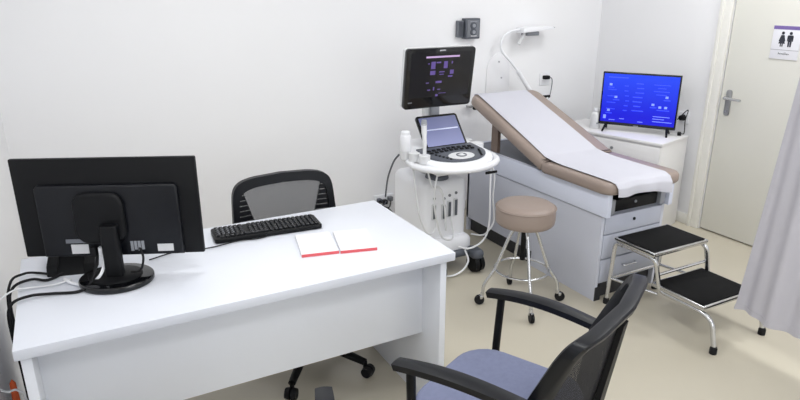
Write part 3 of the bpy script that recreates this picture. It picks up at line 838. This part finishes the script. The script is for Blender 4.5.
MB().tube(smooth_path(cr, 6), 0.0055, 7).build('probe_cord', 'offwhite_plastic', um, True)
cr = [(2.06, 2.98, 0.16), (2.07, 2.955, 0.09), (2.02, 2.955, 0.03), (1.93, 2.97, 0.010), (1.85, 3.1, 0.010)]
MB().tube(smooth_path(cr, 6), 0.006, 7).build('probe_cord', 'white_plastic', um, True)
# power outlet on the wall and cord
po = thing('power_outlet', 'low wall outlet crowded with plugs behind the desk corner', 'outlet', (2.0, YB, 0.14))
MB().box((0, -0.006, 0.06), (0.16, 0.012, 0.085), 0.004).build('outlet_plate', 'white_plastic', po)
for x, z, mm in ((-0.045, 0.065, 'dark_grey_plastic'), (0.0, 0.05, 'black_plastic'), (0.045, 0.07, 'mid_grey')):
    MB().box((x, -0.03, z), (0.034, 0.04, 0.034), 0.006).build('plug', mm, po)
for i in range(3):
    x = -0.04 + 0.04 * i
    MB().tube(smooth_path([(x, -0.05, 0.06), (x - 0.03, -0.08, 0.08 - 0.03 * i), (x - 0.07, -0.07, 0.03), (x - 0.02, -0.05, 0.0), (x + 0.05, -0.05, -0.08), (x + 0.1, -0.06, -0.13)]), 0.005, 6).build('plug_cord', ('black_rubber', 'dark_grey_plastic', 'black_rubber')[i], po)
MB().tube(smooth_path([(1.985, 3.93, 0.245), (1.955, 3.86, 0.32), (1.85, 3.62, 0.50), (1.765, 3.38, 0.67), (1.745, 3.27, 0.745)]), 0.006, 7).build('power_cord', 'dark_grey_plastic', um, True)

# ---------------------------------------------------------------- office chair behind the desk
oc = thing('office_chair', 'black swivel chair with grey mesh back pushed in behind the desk', 'chair', (0.86, 2.515, 0), 0)
# local: faces -y, backrest at +y
def ocb(x, z):     # backrest surface point (y) for local x, z
    return 0.275 + 0.10 * (z - 0.5) - 0.30 * x * x
def oc_poly(mb, loop_out, loop_in, th):
    t = bmesh.new()
    n = len(loop_out)
    def ring(lp, dy):
        return [t.verts.new((x, ocb(x, z) + dy, z)) for x, z in lp]
    a, b, c, d = ring(loop_out, -th / 2), ring(loop_in, -th / 2), ring(loop_in, th / 2), ring(loop_out, th / 2)
    for i in range(n):
        j = (i + 1) % n
        for p_, q_ in ((a, b), (b, c), (c, d), (d, a)):
            t.faces.new((p_[i], p_[j], q_[j], q_[i]))
    bmesh.ops.recalc_face_normals(t, faces=t.faces)
    return mb._merge(t)
NB = 64
def bo_outer(t):
    # t 0..1 around; superellipse like outline
    a_ = 2 * PI * t
    c_, s_ = math.cos(a_), math.sin(a_)
    e = 0.28
    x = math.copysign(abs(c_) ** e, c_); z = math.copysign(abs(s_) ** e, s_)
    hw = 0.258 - 0.012 * z
    return (x * hw, 0.655 + z * 0.195 + (0.018 * (1 - x * x) if z > 0 else -0.01 * (1 - x * x)))
def bo_inner(t):
    a_ = 2 * PI * t
    c_, s_ = math.cos(a_), math.sin(a_)
    e = 0.28
    x = math.copysign(abs(c_) ** e, c_); z = math.copysign(abs(s_) ** e, s_)
    hw = 0.228 - 0.012 * z
    return (x * hw, 0.648 + z * 0.158 + (0.016 * (1 - x * x) if z > 0 else -0.01 * (1 - x * x)))
oc_poly(MB(), [bo_outer(i / NB) for i in range(NB)], [bo_inner(i / NB) for i in range(NB)], 0.03).build('back_frame', 'black_satin', oc)
def ocm_half(z):
    v = max(0.0, min(1.0, (z - 0.49) / 0.32))
    return 0.085 + 0.112 * v ** 0.75
def ocmesh(u, v):
    z = 0.482 + v * 0.343
    x = (u * 2 - 1) * (ocm_half(z) + 0.004)
    return (x, ocb(x, z), z)
MB().sheet(ocmesh, 12, 16, 0.002).build('back_mesh', 'chair_mesh_light', oc)
for s_ in (-1, 1):
    nsl = 13
    for i in range(nsl):
        z0 = 0.487 + 0.325 * i / nsl; z1 = z0 + 0.325 / nsl - (0.0045)
        xi0, xi1 = ocm_half(z0), ocm_half(z1)
        xo = 0.236
        t = bmesh.new()
        pts = [(xi0, z0), (xo, z0), (xo, z1), (xi1, z1)]
        A_ = [t.verts.new((s_ * x, ocb(x, z) - 0.006, z)) for x, z in pts]
        B_ = [t.verts.new((s_ * x, ocb(x, z) + 0.006, z)) for x, z in pts]
        t.faces.new(A_); t.faces.new(B_[::-1])
        for j in range(4):
            t.faces.new((A_[j], B_[j], B_[(j + 1) % 4], A_[(j + 1) % 4]))
        bmesh.ops.recalc_face_normals(t, faces=t.faces)
        MB()._merge(t).build('slat', 'black_satin', oc)
MB().prism(rrect(-0.24, 0.24, -0.24, 0.22, 0.07), 0.425, 0.49, 0.02, 3).build('seat', 'dark_fabric', oc)
MB().prism(rrect(-0.21, 0.21, -0.2, 0.19, 0.06), 0.405, 0.426, 0.005, 2).build('seat_pan', 'black_plastic', oc)
MB().box((0, 0.02, 0.385), (0.16, 0.24, 0.045), 0.012).build('tilt_mechanism', 'black_plastic', oc)
MB().tube(fillet([(0, 0.10, 0.38), (0, 0.30, 0.38), (0, 0.315, 0.62)], 0.06), 0.022, 10).build('back_upright', 'black_plastic', oc)
MB().lathe([(0.03, 0.06), (0.03, 0.24), (0.017, 0.242), (0.017, 0.37)], n=20).build('gas_column', 'black_plastic', oc)
MB().lathe([(0.045, 0.055), (0.05, 0.06), (0.05, 0.12), (0.04, 0.13)], n=20).build('hub', 'black_plastic', oc)
for i in range(5):
    an = R(-54 + 72 * i - 0.5)
    cx, cy = math.cos(an), math.sin(an)
    lg = MB().tube([(0.03 * cx, 0.03 * cy, 0.095), (0.16 * cx, 0.16 * cy, 0.092), (0.30 * cx, 0.30 * cy, 0.070)], [0.026, 0.022, 0.017], 10).build('leg', 'black_plastic', oc)
    MB().cyl((0.30 * cx, 0.30 * cy, 0.035), (0.30 * cx, 0.30 * cy, 0.075), 0.010, n=10).build('castor', 'black_plastic', lg)
    for s_ in (-1, 1):
        b_ = Vector((0.315 * cx, 0.315 * cy, 0.028)); sd_ = Vector((-cy, cx, 0))
        MB().cyl(b_ + sd_ * 0.004 * s_, b_ + sd_ * 0.026 * s_, 0.028, 0.024, n=20).build('wheel', 'black_rubber', lg)

# ---------------------------------------------------------------- visitor chairs
def make_visitor(loc, rot, label):
    v = thing('visitor_chair', label, 'chair', loc, rot, 'visitor armchairs at the desk')
    # local: faces +y
    MB().prism(cushion_outline(-0.24, 0.24, -0.19, 0.285, 0.13, 0.13), 0.405, 0.462, 0.022, 4).build('seat', 'grey_fabric', v)
    MB().prism(cushion_outline(-0.225, 0.225, -0.175, 0.26, 0.12, 0.11), 0.385, 0.408, 0.005, 2).build('seat_pan', 'black_plastic', v)
    def bw(z):       # half width of the backrest
        t = (z - 0.43) / 0.45
        return 0.215 + 0.048 * min(1, max(0, t))
    def by(x, z):
        t_ = (z - 0.43) / 0.455
        return -0.225 - 0.080 * t_ + min(1.9, 0.55 + (1.0 - t_) * 2.8) * x * x
    Z0, Z1 = 0.43, 0.885
    def outl(t, ins):
        a_ = 2 * PI * t
        c_, s_ = math.cos(a_), math.sin(a_)
        e = 0.12
        x = math.copysign(abs(c_) ** e, c_); z = math.copysign(abs(s_) ** e, s_)
        zz = (Z0 + Z1) / 2 + z * ((Z1 - Z0) / 2 - ins)
        xx = x * (bw(zz) - ins)
        if z > 0:
            zz += 0.012 * (1 - x * x) * z
        return xx, zz
    n = 144
    t = bmesh.new()
    def ring(ins, dy):
        out = []
        for i in range(n):
            x, z = outl(i / n, ins)
            out.append(t.verts.new((x, by(x, z) + dy, z)))
        return out
    ths = [(0.0, 0.015), (0.006, 0.022), (0.026, 0.020), (0.032, 0.008), (0.032, -0.008), (0.026, -0.020), (0.006, -0.024), (0.0, -0.018)]
    rs_ = [ring(i_, d_) for i_, d_ in ths]
    for r_ in range(len(rs_)):
        A_, B_ = rs_[r_], rs_[(r_ + 1) % len(rs_)]
        for i in range(n):
            t.faces.new((A_[i], A_[(i + 1) % n], B_[(i + 1) % n], B_[i]))
    bmesh.ops.recalc_face_normals(t, faces=t.faces)
    MB()._merge(t).build('back_frame', 'black_satin', v)
    # mesh inside the frame
    t = bmesh.new()
    rows = []
    for k_ in range(10):
        ins = 0.03 + 0.0 * k_
        s = 1 - k_ / 10.0
        row = []
        for i in range(n):
            x, z = outl(i / n, 0.03)
            zc = (Z0 + Z1) / 2
            x2, z2 = x * s, zc + (z - zc) * s
            row.append(t.verts.new((x2, by(x2, z2), z2)))
        rows.append(row)
    for A_, B_ in zip(rows, rows[1:]):
        for i in range(n):
            t.faces.new((A_[i], A_[(i + 1) % n], B_[(i + 1) % n], B_[i]))
    t.faces.new(rows[-1])
    bmesh.ops.recalc_face_normals(t, faces=t.faces)
    MB()._merge(t).build('back_mesh', 'chair_mesh_dark', v)
    MB().tube(fillet([(0, -0.05, 0.385), (0, -0.255, 0.38), (0, -0.272, 0.52)], 0.05), 0.019, 10).build('back_upright', 'black_plastic', v)
    MB().sheet(lambda u, q_: ((u - 0.5) * (0.07 - 0.03 * q_), by(0, 0.46 + 0.38 * q_) - 0.024 + 0.010 * q_, 0.46 + 0.38 * q_), 4, 8, 0.016).build('back_brace', 'black_plastic', v)
    for s_ in (-1, 1):
        # arm pad, curved down a little at the front
        def pad(u, vv, s_=s_):
            y = 0.26 - u * 0.43
            wv = 0.024 + 0.004 * math.sin(u * PI)
            x = s_ * (0.287 - 0.022 * u * u) + (vv - 0.5) * 2 * wv
            z = 0.664 + 0.016 * math.sin(u * PI) - 0.010 * (1 - u) ** 4 + 0.004 * math.sin(vv * PI)
            return (x, y, z)
        ap = MB().sheet(pad, 14, 4, 0.024).build('armrest', 'black_satin', v)
        MB().tube(fillet([(s_ * 0.286, 0.205, 0.648), (s_ * 0.272, 0.21, 0.44), (s_ * 0.262, 0.205, 0.392), (s_ * 0.20, 0.195, 0.385)], 0.03), 0.0145, 10).build('arm_post', 'black_plastic', v)
        MB().tube([(s_ * 0.262, -0.15, 0.658), (s_ * 0.24, -0.165, 0.655), (s_ * 0.222, -0.18, 0.65)], 0.011, 8).build('arm_bracket', 'black_plastic', v)
        MB().tube(fillet([(s_ * 0.19, 0.20, 0.385), (s_ * 0.215, 0.225, 0.36), (s_ * 0.235, 0.255, 0.015)], 0.03), 0.0125, 10).build('leg', 'black_plastic', v)
        MB().tube(fillet([(s_ * 0.19, -0.12, 0.385), (s_ * 0.215, -0.16, 0.36), (s_ * 0.235, -0.255, 0.015)], 0.03), 0.0125, 10).build('leg', 'black_plastic', v)
        for y_ in (0.255, -0.255):
            MB().lathe([(0.016, 0), (0.016, 0.02), (0.013, 0.026)], (s_ * 0.235, y_, 0), 12).build('leg_cap', 'black_rubber', v)
        MB().cyl((s_ * 0.2, 0.2, 0.378), (s_ * 0.2, -0.13, 0.378), 0.0115, n=10).build('seat_rail', 'black_plastic', v)
    return v
make_visitor((1.118, 1.310, 0), R(25.5), 'black mesh-back armchair with grey fabric seat by the desk corner')
make_visitor((0.155, 1.24, 0), R(-18), 'armchair at the desk of which only one dark armrest shows')

# ---------------------------------------------------------------- desk monitor
mn = thing('desk_monitor', 'large black computer monitor on round glossy foot, seen from behind', 'monitor', (0.052, 2.185, 0.75), R(-24))
# local: x along the panel, +y is the screen side, -y the back
PY = 0.055
MB().span(-0.302, 0.302, PY - 0.006, PY + 0.012, 0.075, 0.424, 0.005).build('panel', 'black_plastic', mn)
MB().span(-0.288, 0.288, PY + 0.0115, PY + 0.0135, 0.095, 0.412).build('screen', 'black_gloss', mn)
yprism(MB(), [(-0.228, 0.082), (0.238, 0.082), (0.238, 0.325), (0.228, 0.336), (-0.218, 0.336), (-0.228, 0.325)], PY - 0.030, PY - 0.004, 0.008, 3).build('rear_housing', 'black_satin', mn)
yprism(MB(), rrect(-0.105, 0.062, 0.135, 0.315, 0.045), PY - 0.055, PY - 0.028, 0.012, 3).build('stand_mount', 'black_plastic', mn)
nk = MB()
nk.prism(rrect(-0.029, 0.029, -0.018, 0.018, 0.012), 0.0, 0.19, 0.002, 1, frame_M((0.012, -0.012, 0.018), (1, 0, 0), (0, 1, 0), (0, 0.0, 1)))
nk.build('neck', 'black_plastic', mn)
bo_ = [(0.012 + 0.122 * math.cos(2 * PI * i / 48), -0.005 + 0.108 * math.sin(2 * PI * i / 48)) for i in range(48)]
MB().prism(bo_, 0.0, 0.022, 0.007, 3).build('foot', 'black_gloss', mn)
MB().prism([(x * 0.72, (y + 0.005) * 0.72 - 0.005) for x, y in bo_], 0.021, 0.028, 0.004, 2).build('foot_top', 'black_plastic', mn)
yprism(MB(), [(-0.135, 0.094), (-0.078, 0.094), (-0.078, 0.128), (-0.135, 0.128)], PY - 0.032, PY - 0.03).build('sticker', 'label_paper', mn)
yprism(MB(), [(-0.15, 0.133), (-0.075, 0.133), (-0.075, 0.147), (-0.15, 0.147)], PY - 0.032, PY - 0.03).build('sticker', 'mid_grey', mn)
yprism(MB(), [(0.152, 0.096), (0.205, 0.096), (0.205, 0.122), (0.152, 0.122)], PY - 0.032, PY - 0.03).build('sticker', 'label_paper', mn)
pt = MB()
for i in range(4):
    pt.span(0.063 + 0.012 * i, 0.072 + 0.012 * i, PY - 0.033, PY - 0.029, 0.10 + 0.004 * (i % 2), 0.135)
pt.build('port_labels', 'grey_plastic', mn)
for x in (-0.06, -0.035):
    MB().span(x - 0.009, x + 0.009, PY - 0.045, PY - 0.02, 0.085, 0.12, 0.003).build('cable_plug', 'black_rubber' if x < -0.05 else 'white_plastic', mn)

# device beside the monitor foot: small stand
ph = thing('desk_device', 'small black device on a folding stand partly hidden behind the monitor', 'device', (-0.055, 2.40, 0.75), R(-14))
Mx = frame_M((0, 0, 0), (0, 1, 0), (0, 0, 1), (1, 0, 0))
MB().prism([(-0.10, 0.0), (-0.06, 0.0), (0.03, 0.10), (0.10, 0.14), (0.10, 0.155), (0.02, 0.128), (-0.085, 0.02)], -0.06, 0.06, 0.004, 1, Mx).build('body', 'black_plastic', ph)
for x in (-0.06, 0.06):
    MB().prism([(-0.10, 0.0), (-0.03, 0.0), (0.07, 0.12), (0.05, 0.125), (-0.09, 0.035)], x - 0.018, x + 0.018, 0.003, 1, Mx).build('stand_leg', 'black_plastic', ph)

# cables
def cable(name, pts, r, m, label, owner=None):
    t_ = MB().tube(smooth_path(pts, 6), r, 7)
    if owner is not None:            # plugged into that thing: a part of it
        return plabel(t_.build(name, m, owner, True), label)
    return tag(t_.build(name, m), label, 'cable')
DZ = 0.7575
cable('video_cable', [(0.015, 2.235, 0.845), (0.005, 2.20, 0.82), (-0.02, 2.15, 0.775), (-0.06, 2.135, DZ), (-0.14, 2.16, DZ), (-0.205, 2.16, DZ + 0.006), (-0.256, 2.14, 0.752), (-0.272, 2.16, 0.66), (-0.27, 2.22, 0.4), (-0.268, 2.25, 0.02)], 0.005, 'black_rubber', 'black cable from the monitor running over the desk edge, nearest the monitor foot')
cable('white_cable', [(0.035, 2.225, 0.85), (0.028, 2.19, 0.815), (0.008, 2.165, 0.785), (-0.03, 2.175, DZ), (-0.075, 2.21, DZ), (-0.10, 2.26, DZ)], 0.0055, 'white_plastic', 'short white cable coming down from the back of the monitor', mn)
cable('power_cable', [(-0.09, 2.33, DZ), (-0.15, 2.28, DZ), (-0.2, 2.30, DZ + 0.005), (-0.255, 2.27, 0.755), (-0.27, 2.25, 0.68), (-0.265, 2.28, 0.4), (-0.27, 2.30, 0.02)], 0.005, 'black_rubber', 'black cable from under the black device running over the desk edge')
cable('network_cable', [(-0.12, 2.305, DZ), (-0.18, 2.36, DZ), (-0.225, 2.36, DZ + 0.006), (-0.268, 2.33, 0.745), (-0.285, 2.31, 0.6), (-0.285, 2.34, 0.02)], 0.0045, 'black_rubber', 'black cable furthest along the desk edge, close to the left wall')
cable('wall_cable', [(-0.322, 2.12, 0.72), (-0.29, 2.15, 0.765), (-0.25, 2.22, 0.767), (-0.2, 2.24, DZ), (-0.13, 2.23, DZ), (-0.08, 2.25, DZ)], 0.003, 'offwhite_plastic', 'thin pale cable lying across the desk edge towards the wall')
cable('loose_cable', [(-0.323, 1.98, 0.66), (-0.318, 2.0, 0.56), (-0.30, 2.02, 0.52), (-0.27, 2.02, 0.515), (-0.25, 2.0, 0.45), (-0.245, 1.98, 0.02)], 0.0035, 'offwhite_plastic', 'thin white cable hanging down beside the desk leg panel')
cable('monitor_cord', [(0.145, 2.17, 0.86), (0.15, 2.145, 0.83), (0.135, 2.14, 0.79), (0.105, 2.15, 0.785)], 0.004, 'black_rubber', 'short black cord bent between monitor and its neck', mn)
og = thing('orange_marker', 'orange object standing on the floor between desk and wall', 'marker', (-0.292, 2.10, 0))
MB().lathe([(0.034, 0.0), (0.034, 0.012), (0.026, 0.014), (0.009, 0.50), (0.0, 0.515)], n=18).build('marker_body', 'orange_plastic', og)
MB().lathe([(0.0225, 0.16), (0.019, 0.24)], n=18).build('band', 'sign_white', og)

# ---------------------------------------------------------------- keyboard
kbd = thing('keyboard', 'black full-size computer keyboard on the white desk', 'keyboard', (0.655, 2.395, 0.75), R(-4.5))
KM = Matrix.Rotation(R(180), 4, 'Z')
MB().prism(rrect(-0.22, 0.22, -0.07, 0.07, 0.014), 0.001, 0.020, 0.005, 2).build('case', 'black_plastic', kbd)
keys = MB()
for r_ in range(6):
    y = -0.052 + r_ * 0.0205
    x = -0.208
    while x < 0.195:
        wv = 0.0165
        if r_ == 5 and abs(x - 0.05) < 0.05 and x < 0.06:
            wv = 0.10
        if not (0.075 < x < 0.08 or -0.10 < x < -0.095):
            keys.box((-(x + wv / 2), -y, 0.0225), (wv, 0.0165, 0.007), 0.0025, 1)
        x += wv + 0.0025
ko = keys.build('keycaps', 'black_satin', kbd); ko['kind'] = 'stuff'
lg_ = MB()
for r_ in range(4):
    for i in range(4):
        lg_.box((-0.196 + i * 0.019, 0.040 - r_ * 0.021, 0.0264), (0.007, 0.007, 0.0006))
lg_.build('key_legends', 'mid_grey', kbd)

cable('keyboard_cable', [(0.70, 2.355, DZ - 0.001), (0.60, 2.315, DZ - 0.002), (0.52, 2.33, DZ - 0.002), (0.40, 2.31, DZ - 0.002), (0.28, 2.33, DZ - 0.002), (0.18, 2.30, DZ - 0.002)], 0.0025, 'black_rubber', 'thin black keyboard cable trailing across the white desktop', kbd)

# ---------------------------------------------------------------- two note pads
def notepad(c, rot, label):
    n_ = thing('notepad', label, 'notepad', (c[0], c[1], 0.75), rot)
    MB().span(-0.0705, 0.0705, -0.104, 0.105, 0.0006, 0.0105, 0.0008, 1).build('pages', 'pad_paper', n_)
    MB().span(-0.0715, 0.0715, -0.1065, -0.104, 0.0, 0.0115, 0.0005, 1).build('binding', 'red_cover', n_)
notepad((0.780, 2.152), R(-12), 'white notepad with red bound edge on the side towards the keyboard')
notepad((0.926, 2.114), R(-14), 'white notepad with red bound edge near the desk end')
